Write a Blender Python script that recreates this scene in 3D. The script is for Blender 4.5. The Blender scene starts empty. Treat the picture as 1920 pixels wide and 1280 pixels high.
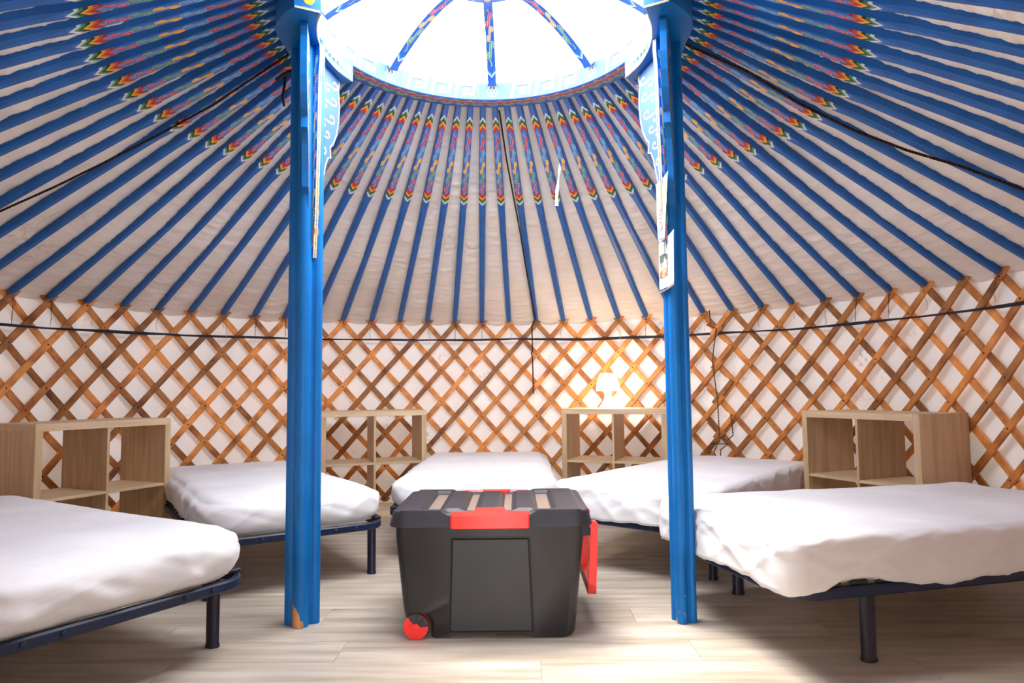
import bpy, bmesh, math, random
from mathutils import Vector, Matrix, noise
from math import sin, cos, pi, sqrt, atan2, radians

random.seed(7)
S = bpy.context.scene
C = S.collection

# ------------------------------------------------------------------ camera, sky, exposure
f_px, pitch, roll, yaw = 1285.25, 0.07016, -0.01008, -0.01071
F = Vector((sin(yaw)*cos(pitch), cos(yaw)*cos(pitch), sin(pitch)))
R0 = Vector((cos(yaw), -sin(yaw), 0)); U0 = R0.cross(F)
R1 = R0*cos(roll) + U0*sin(roll); U1 = U0*cos(roll) - R0*sin(roll)
cd = bpy.data.cameras.new('camera'); cam = bpy.data.objects.new('camera', cd); C.objects.link(cam)
cd.sensor_width = 36; cd.lens = 36*f_px/1920; cd.clip_start = 0.02
cam.matrix_world = Matrix(((R1.x, U1.x, -F.x, 0.2489), (R1.y, U1.y, -F.y, -2.78684), (R1.z, U1.z, -F.z, 0.917), (0, 0, 0, 1)))
S.camera = cam

SKY = 22.0
w = bpy.data.worlds.new('world'); S.world = w; w.use_nodes = True
bg = w.node_tree.nodes['Background']; bg.inputs[0].default_value = (0.97, 0.98, 1.0, 1); bg.inputs[1].default_value = SKY

def portal(loc, rot, sx, sy):
    l = bpy.data.lights.new('daylight_portal', 'AREA'); l.shape = 'RECTANGLE'; l.size = sx; l.size_y = sy
    l.cycles.is_portal = True
    o = bpy.data.objects.new('daylight_portal', l); o.location = loc; o.rotation_euler = rot; C.objects.link(o)
portal((0.12, 0.026, 2.60), (0, 0, 0), 1.5, 1.5)
portal((0.25, -4.08, 0.80), (radians(90), 0, 0), 0.58, 1.58)
# hazy sun, scattered by the thin cover over the crown
sl = bpy.data.lights.new('hazy_sun', 'SUN'); sl.energy = 12; sl.angle = radians(28); sl.color = (1, .93, .84)
so_ = bpy.data.objects.new('hazy_sun', sl); so_.rotation_euler = Vector((.72, -.90, -2.5)).to_track_quat('-Z', 'Y').to_euler(); C.objects.link(so_)

vs = S.view_settings
vs.view_transform = 'Standard'; vs.look = 'None'; vs.gamma = 1; vs.use_curve_mapping = False
vs.exposure = 0.29
S.cycles.max_bounces = 10; S.cycles.diffuse_bounces = 7; S.cycles.sample_clamp_indirect = 8

# ------------------------------------------------------------------ helpers
def lin(c):
    return tuple(((v/255)/12.92 if v/255 <= 0.04045 else ((v/255+0.055)/1.055)**2.4) for v in c) + (1,)

def nmat(name, rgb, rough=0.6, metal=0.0, spec=0.5):
    m = bpy.data.materials.new(name); m.use_nodes = True
    b = m.node_tree.nodes['Principled BSDF']
    b.inputs['Base Color'].default_value = lin(rgb); b.inputs['Roughness'].default_value = rough
    b.inputs['Metallic'].default_value = metal; b.inputs['Specular IOR Level'].default_value = spec
    return m

def node(m, t, **kw):
    n = m.node_tree.nodes.new(t)
    for k, v in kw.items(): setattr(n, k, v)
    return n

def vary(m, c1, c2, scale=(1, 1, 1), nscale=5.0, detail=4.0, lo=0.35, hi=0.65, bump=0.0, bscale=None, coord='Object', rnd=0.0, bdist=0.01):
    """noise mix between two colours, optional bump and per-object brightness"""
    nt = m.node_tree; L = nt.links; b = nt.nodes['Principled BSDF']
    tc = node(m, 'ShaderNodeTexCoord'); mp = node(m, 'ShaderNodeMapping'); mp.inputs['Scale'].default_value = scale
    L.new(tc.outputs[coord], mp.inputs[0])
    nz = node(m, 'ShaderNodeTexNoise'); nz.inputs['Scale'].default_value = nscale; nz.inputs['Detail'].default_value = detail
    vec = mp.outputs[0]
    if rnd:
        oi = node(m, 'ShaderNodeObjectInfo'); ad = node(m, 'ShaderNodeVectorMath', operation='ADD')
        sc = node(m, 'ShaderNodeMath', operation='MULTIPLY'); sc.inputs[1].default_value = 40
        L.new(oi.outputs['Random'], sc.inputs[0]); L.new(mp.outputs[0], ad.inputs[0]); L.new(sc.outputs[0], ad.inputs[1]); vec = ad.outputs[0]
    L.new(vec, nz.inputs['Vector'])
    rp = node(m, 'ShaderNodeValToRGB'); rp.color_ramp.elements[0].position = lo; rp.color_ramp.elements[1].position = hi
    rp.color_ramp.elements[0].color = lin(c1); rp.color_ramp.elements[1].color = lin(c2)
    L.new(nz.outputs[0], rp.inputs[0]); out = rp.outputs[0]
    if rnd:
        hs = node(m, 'ShaderNodeHueSaturation'); mr = node(m, 'ShaderNodeMapRange')
        mr.inputs[3].default_value = 1-rnd; mr.inputs[4].default_value = 1+rnd
        L.new(oi.outputs['Random'], mr.inputs[0]); L.new(mr.outputs[0], hs.inputs['Value']); L.new(out, hs.inputs['Color']); out = hs.outputs[0]
    L.new(out, b.inputs['Base Color'])
    if bump:
        n2 = node(m, 'ShaderNodeTexNoise'); n2.inputs['Scale'].default_value = bscale or nscale*2; n2.inputs['Detail'].default_value = 6
        L.new(vec, n2.inputs['Vector'])
        bp = node(m, 'ShaderNodeBump'); bp.inputs['Strength'].default_value = bump; bp.inputs['Distance'].default_value = bdist
        L.new(n2.outputs[0], bp.inputs['Height']); L.new(bp.outputs[0], b.inputs['Normal'])
    return m

def stains(m, rgb, scale, lo, hi, amount=0.7):
    nt = m.node_tree; L = nt.links; b = nt.nodes['Principled BSDF']
    src = b.inputs['Base Color'].links[0].from_socket
    tc = node(m, 'ShaderNodeTexCoord')
    n1 = node(m, 'ShaderNodeTexNoise'); n1.inputs['Scale'].default_value = scale; n1.inputs['Detail'].default_value = 3
    n2 = node(m, 'ShaderNodeTexNoise'); n2.inputs['Scale'].default_value = scale*14; n2.inputs['Detail'].default_value = 5
    L.new(tc.outputs['Object'], n1.inputs['Vector']); L.new(tc.outputs['Object'], n2.inputs['Vector'])
    r1 = node(m, 'ShaderNodeMapRange'); r1.inputs[1].default_value = lo; r1.inputs[2].default_value = hi
    r2 = node(m, 'ShaderNodeMapRange'); r2.inputs[1].default_value = .5; r2.inputs[2].default_value = .68
    L.new(n1.outputs[0], r1.inputs[0]); L.new(n2.outputs[0], r2.inputs[0])
    mu = node(m, 'ShaderNodeMath', operation='MULTIPLY'); L.new(r1.outputs[0], mu.inputs[0]); L.new(r2.outputs[0], mu.inputs[1])
    mu2 = node(m, 'ShaderNodeMath', operation='MULTIPLY'); mu2.inputs[1].default_value = amount; L.new(mu.outputs[0], mu2.inputs[0])
    mx = node(m, 'ShaderNodeMix', data_type='RGBA'); L.new(mu2.outputs[0], mx.inputs[0]); L.new(src, mx.inputs[6]); mx.inputs[7].default_value = lin(rgb)
    L.new(mx.outputs[2], b.inputs['Base Color'])

def mkmesh(name, V, Fs, mats=None, fm=None, smooth=False, sharp=None):
    me = bpy.data.meshes.new(name); me.from_pydata([tuple(v) for v in V], [], Fs)
    for m in (mats or []): me.materials.append(m)
    if fm:
        me.polygons.foreach_set('material_index', fm)
    if smooth:
        me.polygons.foreach_set('use_smooth', [True]*len(me.polygons))
        if sharp: me.set_sharp_from_angle(angle=radians(sharp))
    me.update(); return me

def link(name, me, parent=None, loc=None, rot=None, scale=None):
    o = bpy.data.objects.new(name, me); C.objects.link(o)
    if parent: o.parent = parent
    if loc is not None: o.location = loc
    if rot is not None: o.rotation_euler = rot
    if scale is not None: o.scale = scale
    return o

def tag(o, label=None, cat=None, group=None, kind=None):
    if label: o['label'] = label
    if cat: o['category'] = cat
    if group: o['group'] = group
    if kind: o['kind'] = kind
    return o

def empty(name, loc=(0, 0, 0), rz=0):
    o = bpy.data.objects.new(name, None); C.objects.link(o); o.location = loc; o.rotation_euler = (0, 0, rz); o.empty_display_size = .1
    return o

class MB:
    """collects pieces of geometry for ONE mesh"""
    def __init__(s): s.V = []; s.F = []; s.M = []
    def add(s, V, Fs, mi=0):
        n = len(s.V); s.V += [Vector(v) for v in V]; s.F += [tuple(i+n for i in f) for f in Fs]; s.M += [mi]*len(Fs); return s
    def box(s, lo, hi, mi=0, bev=0.0):
        if bev:
            bm = bmesh.new(); bmesh.ops.create_cube(bm, size=1)
            for v in bm.verts: v.co = Vector([(lo[i]+hi[i])/2 + v.co[i]*(hi[i]-lo[i]) for i in range(3)])
            bmesh.ops.bevel(bm, geom=bm.edges[:], offset=bev, segments=1, affect='EDGES')
            bm.verts.index_update(); s.add([v.co.copy() for v in bm.verts], [[v.index for v in f.verts] for f in bm.faces], mi); bm.free(); return s
        x0, y0, z0 = lo; x1, y1, z1 = hi
        V = [(x0,y0,z0),(x1,y0,z0),(x1,y1,z0),(x0,y1,z0),(x0,y0,z1),(x1,y0,z1),(x1,y1,z1),(x0,y1,z1)]
        return s.add(V, [(0,3,2,1),(4,5,6,7),(0,1,5,4),(1,2,6,5),(2,3,7,6),(3,0,4,7)], mi)
    def loft(s, rings, mi=0, cap=True, closed=True):
        n = len(rings[0]); V = [p for r in rings for p in r]; Fs = []
        for i in range(len(rings)-1):
            for j in range(n if closed else n-1):
                k = (j+1) % n; Fs.append((i*n+j, i*n+k, (i+1)*n+k, (i+1)*n+j))
        if cap and closed: Fs += [tuple(range(n-1, -1, -1)), tuple((len(rings)-1)*n+j for j in range(n))]
        return s.add(V, Fs, mi)
    def tube(s, pts, r, n=8, mi=0, closed=False):
        pts = [Vector(p) for p in pts]; N = len(pts); rings = []; up = None
        for i, p in enumerate(pts):
            t = (pts[(i+1) % N]-pts[i-1]) if closed else (pts[min(i+1, N-1)]-pts[max(i-1, 0)])
            t.normalize()
            if up is None: up = t.orthogonal().normalized()
            up = (up - t*up.dot(t)).normalized(); sd = t.cross(up)
            rr = r[i] if isinstance(r, (list, tuple)) else r
            rings.append([p + up*cos(2*pi*k/n)*rr + sd*sin(2*pi*k/n)*rr for k in range(n)])
        if closed: rings.append(rings[0]); return s.loft(rings, mi, cap=False)
        return s.loft(rings, mi)
    def prism(s, pts, fn, d0, d1, mi=0):
        """pts 2-D polygon, fn(u, v, d) -> 3-D"""
        n = len(pts); V = [fn(u, v, d0) for u, v in pts] + [fn(u, v, d1) for u, v in pts]
        Fs = [(j, (j+1) % n, n+(j+1) % n, n+j) for j in range(n)] + [tuple(range(n-1, -1, -1)), tuple(range(n, 2*n))]
        return s.add(V, Fs, mi)
    def ribbon(s, pts, wd, fn, mi=0, closed=False, taper=False):
        """flat ribbon along a 2-D polyline"""
        N = len(pts); P = [Vector(p) for p in pts]; V = []
        for i in range(N):
            a = P[i-1] if (i or closed) else P[i]; b = P[(i+1) % N] if (i < N-1 or closed) else P[i]
            t = (b-a); t = t.normalized() if t.length > 1e-9 else Vector((1, 0)); q = Vector((-t.y, t.x))
            h = wd/2
            if not closed and 0 < i < N-1:
                e1 = (P[i]-a).normalized(); c = max(0.5, abs(e1.dot(t))); h = h/c
            if taper: h *= 0.35+0.65*sin(pi*i/(N-1))
            V += [fn(*(P[i]+q*h)), fn(*(P[i]-q*h))]
        Fs = [(2*i, 2*i+1, 2*i+3, 2*i+2) for i in range(N-1)]
        if closed: Fs.append((2*N-2, 2*N-1, 1, 0))
        return s.add(V, Fs, mi)
    def mesh(s, name, mats, smooth=False, sharp=None, fix=True):
        me = mkmesh(name, s.V, s.F, mats, s.M, smooth, sharp)
        if fix:
            bm = bmesh.new(); bm.from_mesh(me); bmesh.ops.recalc_face_normals(bm, faces=bm.faces); bm.to_mesh(me); bm.free()
        return me

def sstep(a, b, x):
    t = max(0, min(1, (x-a)/(b-a))); return t*t*(3-2*t)

def scroll(u0, u1, wid, flip=1, n=30, c=5.0):
    """S-shaped scroll between u0 and u1, as 2-D polyline"""
    pts = [Vector((0, 0))]; N = n
    for half in (1, -1):
        p = Vector((0, 0)); L = []
        for i in range(1, N//2+1):
            t = i/(N/2); ph = c*t*t*1.0
            p = p + Vector((cos(ph), sin(ph)*flip))*half; L.append(p.copy())
        if half == 1: fw = L
        else: bw = L
    P = bw[::-1] + pts + fw
    xs = [p.x for p in P]; ys = [p.y for p in P]
    mx = (min(xs)+max(xs))/2; my = (min(ys)+max(ys))/2; sx = (u1-u0)/(max(xs)-min(xs)); sy = wid/(max(ys)-min(ys))
    return [((p.x-mx)*sx+(u0+u1)/2, (p.y-my)*sy) for p in P]

# ------------------------------------------------------------------ materials
M = {}
M['roof_canvas'] = vary(nmat('roof_canvas', (236, 229, 222), .95, spec=.1), (231, 223, 214), (241, 235, 229), nscale=3, bump=.35, bscale=220, bdist=.002)
stains(M['roof_canvas'], (190, 150, 105), 2.2, .66, .74, .5)
M['wall_canvas'] = vary(nmat('wall_canvas', (243, 240, 238), .95, spec=.1), (239, 235, 232), (246, 244, 242), nscale=2.5, bump=.3, bscale=160, bdist=.002)
stains(M['wall_canvas'], (178, 128, 74), 2.6, .60, .72, .7)
# daylight shows through the thin single sheet of the wall
_m = M['wall_canvas']; _n = _m.node_tree; _t = node(_m, 'ShaderNodeBsdfTranslucent'); _t.inputs[0].default_value = lin((255, 246, 236))
_x = node(_m, 'ShaderNodeMixShader'); _x.inputs[0].default_value = .0085
_n.links.new(_n.nodes['Principled BSDF'].outputs[0], _x.inputs[1]); _n.links.new(_t.outputs[0], _x.inputs[2]); _n.links.new(_x.outputs[0], _n.nodes['Material Output'].inputs[0])
M['blue'] = vary(nmat('pole_blue', (12, 96, 182), .42), (4, 88, 164), (10, 102, 184), scale=(1, 1, 1), nscale=9, bump=.15, bscale=30, bdist=.002)
M['blue_face'] = nmat('blue_painted_face', (74, 118, 196), .5)
M['post_blue'] = vary(nmat('post_blue', (8, 104, 190), .42, spec=.3), (1, 100, 172), (5, 110, 186), nscale=6, bump=.12, bscale=25, bdist=.002)
M['ring_blue'] = nmat('ring_blue', (34, 92, 176), .5)
M['band_grey'] = nmat('band_violet_grey', (112, 112, 150), .6)
M['white_paint'] = nmat('white_paint', (235, 235, 230), .6)
M['green_paint'] = nmat('green_paint', (78, 150, 110), .6)
M['dkgreen_paint'] = nmat('dark_green_paint', (34, 66, 40), .6)
M['yellow_paint'] = nmat('yellow_paint', (248, 176, 30), .6)
M['orange_paint'] = nmat('orange_red_paint', (218, 82, 50), .6)
M['red_paint'] = nmat('crimson_paint', (168, 36, 48), .6)
M['magenta_paint'] = nmat('rose_paint', (206, 56, 80), .6)
M['ltblue_paint'] = nmat('light_blue_paint', (70, 160, 214), .6)
M['gold_paint'] = nmat('gold_paint', (226, 176, 90), .6)
M['ring_face'] = nmat('ring_blue_glare', (62, 90, 132), .7)  # ring blue with sky glare put into the colour, for the inner face
M['bracket_blue'] = nmat('bracket_blue_glare', (44, 88, 146), .6)  # post blue with glare put into the colour, for the back brackets
M['ply'] = vary(nmat('bare_plywood', (206, 172, 124), .7), (188, 150, 104), (222, 190, 142), scale=(1, 1, 6), nscale=20)
M['chip'] = vary(nmat('bare_wood_chip', (206, 150, 96), .8), (186, 126, 74), (214, 158, 104), scale=(4, 4, 1), nscale=14)
M['slat'] = vary(nmat('lattice_wood', (206, 142, 76), .55), (132, 72, 32), (218, 144, 74), scale=(2.2, 2.2, 2.2), nscale=3.2, detail=6, lo=.28, hi=.58, bump=.25, bscale=22, rnd=.42, bdist=.003)
M['knot'] = nmat('dark_leather_knot', (66, 40, 28), .8)
M['oak'] = None
def oak(name, c1, c2, sc):
    m = nmat(name, c1, .5); vary(m, c1, c2, scale=sc, nscale=9, detail=5, lo=.4, hi=.6, rnd=.04); return m
M['oak_v'] = oak('white_stained_oak_upright', (194, 164, 126), (212, 184, 148), (3, 3, .25))
M['oak_h'] = oak('white_stained_oak_board', (206, 178, 140), (220, 194, 158), (.3, 3, 5))
M['sheet'] = vary(nmat('white_cotton_sheet', (232, 230, 233), .9, spec=.15), (220, 219, 224), (232, 231, 234), nscale=3)
def creases(m, sc, st, dist):
    L = m.node_tree.links; tc = node(m, 'ShaderNodeTexCoord'); mp = node(m, 'ShaderNodeMapping'); mp.inputs['Scale'].default_value = (1.0, 1.7, 1.0); mp.inputs['Rotation'].default_value = (0, 0, .6)
    nz = node(m, 'ShaderNodeTexNoise'); nz.noise_type = 'RIDGED_MULTIFRACTAL'; nz.inputs['Scale'].default_value = sc; nz.inputs['Detail'].default_value = 3; nz.inputs['Roughness'].default_value = .4; nz.inputs['Distortion'].default_value = .3
    L.new(tc.outputs['Object'], mp.inputs[0]); L.new(mp.outputs[0], nz.inputs['Vector'])
    bp = node(m, 'ShaderNodeBump'); bp.inputs['Strength'].default_value = st; bp.inputs['Distance'].default_value = dist
    L.new(nz.outputs[0], bp.inputs['Height']); L.new(bp.outputs[0], m.node_tree.nodes['Principled BSDF'].inputs['Normal'])
creases(M['sheet'], 3.4, .55, .010)
M['navy'] = nmat('navy_metal', (16, 30, 60), .45, spec=.4)
M['navy_leg'] = nmat('navy_plastic', (22, 22, 44), .4)
M['black'] = nmat('black_rubber', (24, 24, 28), .5)
M['birch'] = vary(nmat('birch_slat', (226, 186, 136), .5), (212, 168, 118), (236, 200, 152), scale=(9, 1, 1), nscale=6)
M['floor'] = vary(nmat('floor_plank', (190, 180, 166), .40, spec=.4), (150, 136, 119), (190, 180, 168), scale=(.9, 8, 1), nscale=2.2, detail=7, lo=.3, hi=.68, rnd=.045, bump=.08, bscale=12, bdist=.002)
M['slab'] = nmat('floor_joint', (140, 126, 110), .7)
M['trunk'] = vary(nmat('charcoal_plastic', (40, 38, 40), .42, spec=.5), (28, 27, 29), (34, 32, 34), nscale=8, bump=.12, bscale=900, bdist=.0008)
M['trunk_lid'] = vary(nmat('charcoal_lid_plastic', (40, 38, 46), .52, spec=.35), (38, 36, 43), (43, 41, 49), nscale=8, bump=.12, bscale=900, bdist=.0008)
M['smoke'] = nmat('smoky_clear_strip', (128, 112, 100), .3)
M['groove'] = nmat('black_groove', (10, 10, 12), .6)
M['red'] = nmat('bright_red_plastic', (238, 34, 20), .38)
M['rope'] = vary(nmat('dark_hair_rope', (52, 32, 26), .95, spec=.1), (30, 20, 18), (84, 54, 42), nscale=90)
M['rope_tan'] = vary(nmat('brown_rope', (112, 84, 62), .95, spec=.1), (80, 58, 44), (140, 108, 82), nscale=90)
M['twine'] = nmat('tan_twine', (176, 132, 84), .95, spec=.1)
M['twine_dark'] = nmat('dark_twine', (84, 60, 50), .95, spec=.1)
M['strap_b'] = nmat('black_strap', (16, 16, 22), .6)
M['strap_n'] = nmat('navy_strap', (24, 34, 104), .5)
M['paper'] = nmat('white_paper', (236, 238, 246), .8, spec=.2)
M['ink'] = nmat('ink', (44, 40, 70), .8)
M['clothstrip'] = nmat('white_cotton_strip', (250, 250, 250), .9)
M['lamp'] = nmat('white_lamp_plastic', (248, 246, 242), .35)
M['ground'] = vary(nmat('ground_outside', (170, 170, 150), .9), (150, 160, 120), (186, 180, 160), nscale=1.5)
M['felt'] = vary(nmat('brown_felt', (150, 112, 78), 1), (120, 86, 58), (180, 140, 104), nscale=30)

# the lamp is on: its shade lets light through
lm = nmat('lit_lamp_shade', (250, 246, 240), .4)
bs = lm.node_tree.nodes['Principled BSDF']; bs.inputs['Emission Color'].default_value = lin((255, 236, 208)); bs.inputs['Emission Strength'].default_value = 20
M['shade'] = lm

# ------------------------------------------------------------------ layout numbers (metres)
WC = Vector((0, 0.22917)); RW = 2.759           # wall circle
CC = Vector((0.1206, 0.0257)); RI, RO = 0.708, 0.801   # crown ring
ZR0, ZR1 = 2.442, 2.535
HEAD = 1.507
NP = 79; STEP = 2*pi/75.35; PH0 = -0.02372
def head_angle(k):
    return PH0 + (k*STEP if abs(k) <= 22 else math.copysign(22*STEP+(abs(k)-22)*(pi-22*STEP)/17.5, k))
def wallpt(a, r, z): return Vector((WC.x + r*sin(a), WC.y + r*cos(a), z))
def crownpt(a, r, z): return Vector((CC.x + r*sin(a), CC.y + r*cos(a), z))
DOOR = (radians(175-6.5), radians(175+6.5))       # doorway: the camera stands in it

# ------------------------------------------------------------------ floor
fb = MB(); n = 96
ring = [(WC.x+2.86*cos(2*pi*i/n), WC.y+2.86*sin(2*pi*i/n)) for i in range(n)]
fb.prism(ring, lambda u, v, d: (u, v, d), -0.06, -0.0045)
floor = link('floor', fb.mesh('floor', [M['slab']])); tag(floor, kind='structure')
PW, PL = 0.19, 1.25
row = 0
y = -0.013 - PW*14
while y < 3.1:
    yc = max(abs(y-WC.y), abs(y+PW-WC.y))
    if yc < 2.83:
        xm = sqrt(2.83**2 - yc**2); x = -xm; nx = -3.2 + ((row*0.437) % 1)*PL
        while nx <= x+.12: nx += PL
        while x < xm-.02:
            x2 = min(nx, xm)
            if xm-x2 < .12: x2 = xm
            p = MB().box((x+.0006, y+.0006, -.0045), (x2-.0006, y+PW-.0006, 0.0))
            link('plank', p.mesh('plank', [M['floor']]), floor)
            x = x2; nx = x2+PL
    row += 1; y += PW

gb = MB(); gb.prism([(6*cos(2*pi*i/40), -1+6*sin(2*pi*i/40)) for i in range(40)], lambda u, v, d: (u, v, d), -.12, -.065)
tag(link('ground', gb.mesh('ground', [M['ground']])), kind='structure')

# ------------------------------------------------------------------ wall canvas
def wall_canvas():
    nu, nv = 620, 46; V = []; Fs = []
    a0 = DOOR[1]-2*pi; a1 = DOOR[0]
    for i in range(nu+1):
        a = a0+(a1-a0)*i/nu
        for j in range(nv+1):
            z = 1.60*j/nv
            arc = a*2.8
            f = noise.noise(Vector((arc*5.0, z*0.9, 0)))*.010 + noise.noise(Vector((arc*13+z*3, z*2.2, 5)))*.0045
            f += abs(noise.noise(Vector((arc*3.1-z*2.2, z*3.4, 9))))*.010
            V.append(wallpt(a, 2.803+f, z))
    for i in range(nu):
        for j in range(nv):
            q = i*(nv+1)+j; Fs.append((q, q+nv+1, q+nv+2, q+1))
    me = mkmesh('wall_round', V, Fs, [M['wall_canvas']], smooth=True)
    o = link('wall_round', me); tag(o, kind='structure')
    return o
wall_canvas()

# ------------------------------------------------------------------ roof canvas and poles
def pole_ends(k):
    aw = head_angle(k); ac = radians(-4.0) + k*2*pi/NP
    return crownpt(ac, RO-.012, ZR0+.045), wallpt(aw, 2.745, HEAD-.008)

ceiling = empty('ceiling'); tag(ceiling, kind='structure')
def roof_canvas():
    sub = 9; nu = NP*sub; nv = 210; V = []; Fs = []
    for i in range(nu):
        k = i/sub - 39
        A, B = pole_ends(k)
        dirn = (B-A); Lh = dirn.length; dirn.normalize()
        side = dirn.cross(Vector((0, 0, 1))).normalized(); up = side.cross(dirn).normalized()
        if up.z < 0: up = -up
        fr = (i % sub)/sub; between = sin(pi*fr)**.6
        B2 = B + dirn*.075
        for j in range(nv+1):
            t = j/nv; p = A+(B2-A)*t
            arc = k*0.231*(0.3+.7*t); r = t*Lh
            sag = -between*(.012+.012*noise.noise(Vector((k*.9, r*2.0, 3)))) * (0.35+.65*t)
            g1 = abs(noise.noise(Vector((arc*1.6, r*11+arc*2.5, 1)))); g2 = abs(noise.noise(Vector((arc*2.5+r, r*16-arc*5, 7)))); g3 = abs(noise.noise(Vector((arc*1.2+4, r*26+arc*4, 17))))
            wr = -(max(0, 1-3.2*g1)**2*.0085+max(0, 1-3*g2)**2*.0065+max(0, 1-3*g3)**2*.004)*between*(.55+.45*t)+.002*between
            off = .018-.004*t + sag + wr + .016*noise.noise(Vector((k*.35, r*1.6, 11)))
            V.append(p + up*off)
    for i in range(nu):
        i2 = (i+1) % nu
        for j in range(nv):
            Fs.append((i*(nv+1)+j, i*(nv+1)+j+1, i2*(nv+1)+j+1, i2*(nv+1)+j))
    me = mkmesh('canvas', V, Fs, [M['roof_canvas']], smooth=True)
    o = link('canvas', me, ceiling)
    so = o.modifiers.new('s', 'SOLIDIFY'); so.thickness = .004; so.offset = -1
    return o
roof_canvas()

def pole_mesh(L=2.352, ps=1.0):
    mb = MB(); rings = []
    prof = [(0, .0135, .016, 1), (.11, .0155, .02, 1), (.45, .0195, .0235, 1), (.86, .022, .0245, 1), (.93, .0215, .023, .8), (1.1, .020, .021, .62), (2.2, .020, .020, .6), (2.32, .0195, .0195, .6), (2.352, .017, .017, .6)]
    prof = [(x*ps if x < 1 else (x if x < 1.5 else L-(2.352-x)), w, h, q) for x, w, h, q in prof]
    for x, w, h, q in prof:
        c = .18 if q == 1 else .45
        pts = [(w, -h*(1-c)), (w, h*(1-c)), (w*(1-c), h), (-w*(1-c), h), (-w, h*(1-c)), (-w, -h*(1-c)), (-w*(1-c), -h), (w*(1-c), -h)]
        rings.append([(x, a, b) for a, b in pts])
    n = 8; V = [p for r in rings for p in r]; Fs = []; fm = []
    for i in range(len(rings)-1):
        for j in range(n):
            k = (j+1) % n; Fs.append((i*n+j, i*n+k, (i+1)*n+k, (i+1)*n+j)); fm.append(1 if (j == 6 and i < 3) else 0)
    Fs += [tuple(range(n)), tuple((len(rings)-1)*n+j for j in range(n))]; fm += [0, 0]
    mb.add(V, Fs); mb.M = fm
    return mb.mesh('roof_pole', [M['blue'], M['blue_face']])
def pole_decor():
    mb = MB()
    def hh(x):
        P = [(0, .016), (.11, .02), (.45, .0235), (.86, .0245), (.93, .023), (3, .02)]
        for (a, p), (b, q) in zip(P, P[1:]):
            if x <= b: return p+(q-p)*(x-a)/(b-a)
    def ww(x):
        P = [(0, .0135), (.11, .0155), (.45, .0195), (.86, .022), (3, .0215)]
        for (a, p), (b, q) in zip(P, P[1:]):
            if x <= b: return (p+(q-p)*(x-a)/(b-a))
    def on(lift): return lambda u, v: (u, v, -hh(u)-lift)
    def wrap(x, s): return ww(x)*s
    # chevrons: colours from the crown outwards; apex toward the crown, then mirrored
    cols = [0, 1, 2, 3, 4, 5]     # white, green, dark green, yellow, orange, red
    def chev(x0, d, order):
        wd = .0155
        for i, c in enumerate(order):
            xa = x0 + d*i*wd; xb = xa + d*wd; dip = .03*d
            w1, w2 = ww(xa)*.97, ww(xb)*.97; f = on(.0006)
            V = [f(xa, 0), f(xb, 0), f(xb+dip, w2), f(xa+dip, w1), f(xb+dip, -w2), f(xa+dip, -w1)]
            # short flap up the pole's side
            sgn = 1
            for sg, a, b in ((1, 3, 2), (-1, 5, 4)):
                pass
            mb.add(V, [(0, 1, 2, 3), (0, 5, 4, 1)], c)
            for sg in (1, -1):
                V = [(xa+dip, sg*(w1*1.0+.0016), -hh(xa+dip)*.8), (xb+dip, sg*(w2*1.0+.0016), -hh(xb+dip)*.8), f(xb+dip, sg*w2*.82), f(xa+dip, sg*w1*.82)]
                mb.add(V, [(0, 1, 2, 3)], c)
    chev(.112, 1, [0, 1, 2, 3, 4, 5])
    chev(.857, -1, [0, 1, 2, 3, 4, 5])
    segs = [(.275, .365, 6), (.368, .462, 7), (.466, .56, 3), (.564, .648, 1), (.652, .728, 6)]
    for i, (a, b, c) in enumerate(segs):
        wid = ww((a+b)/2)*1.15; pts = scroll(a, b, wid, flip=1)
        mb.ribbon(pts, .0100, on(.0005), 0); mb.ribbon(pts, .0074, on(.0009), c)
        for px, py in (pts[3], pts[-4]):
            for rr_, cc, lf in ((.0062, 0, .0006), (.0050, c, .0010)): mb.add([on(lf)(px+rr_*1.2*cos(q*pi/4), py+rr_*sin(q*pi/4)) for q in range(8)], [tuple(range(8))], cc)
    for (a, b, c, fl) in ((.238, .285, 6, 1), (.728, .765, 6, -1)):
        pts = [(a+(b-a)*i/8, .0045*fl*sin(2*pi*i/8)) for i in range(9)]
        mb.ribbon(pts, .0072, on(.0005), 0, taper=True); mb.ribbon(pts, .0046, on(.0009), c, taper=True)
    return mb.mesh('painted_scrolls', [M[k] for k in ('white_paint', 'green_paint', 'dkgreen_paint', 'yellow_paint', 'orange_paint', 'red_paint', 'magenta_paint', 'ltblue_paint')], fix=False)
PD = pole_decor()
for k in range(-39, 40):
    A, B = pole_ends(k); d = B-A; L = d.length; x = d.normalized()
    y = Vector((0, 0, 1)).cross(x).normalized(); z = x.cross(y)
    ps = 1-.065*sstep(6, 14, abs(k))
    o = link('roof_pole', pole_mesh(L, ps), ceiling)
    o.matrix_world = Matrix(((x.x, y.x, z.x, A.x), (x.y, y.y, z.y, A.y), (x.z, y.z, z.z, A.z), (0, 0, 0, 1)))
    link('painted_scrolls', PD, o, scale=(ps, 1, 1))
# torn gap in the canvas with felt behind, and the dangling cotton strip
fp = MB(); A, B = pole_ends(4.5); dd = (B-A).normalized(); sd = dd.cross(Vector((0, 0, 1))).normalized()
P = [B-dd*.02+sd*.02, B-dd*.02-sd*.012, B-dd*.20+sd*.004]
fp.add([p+Vector((0, 0, .012)) for p in P]+[p+Vector((0, 0, .016)) for p in P], [(0, 1, 2), (5, 4, 3), (0, 3, 4, 1), (1, 4, 5, 2), (2, 5, 3, 0)])
link('felt_patch', fp.mesh('felt_patch', [M['felt']]), ceiling)

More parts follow.
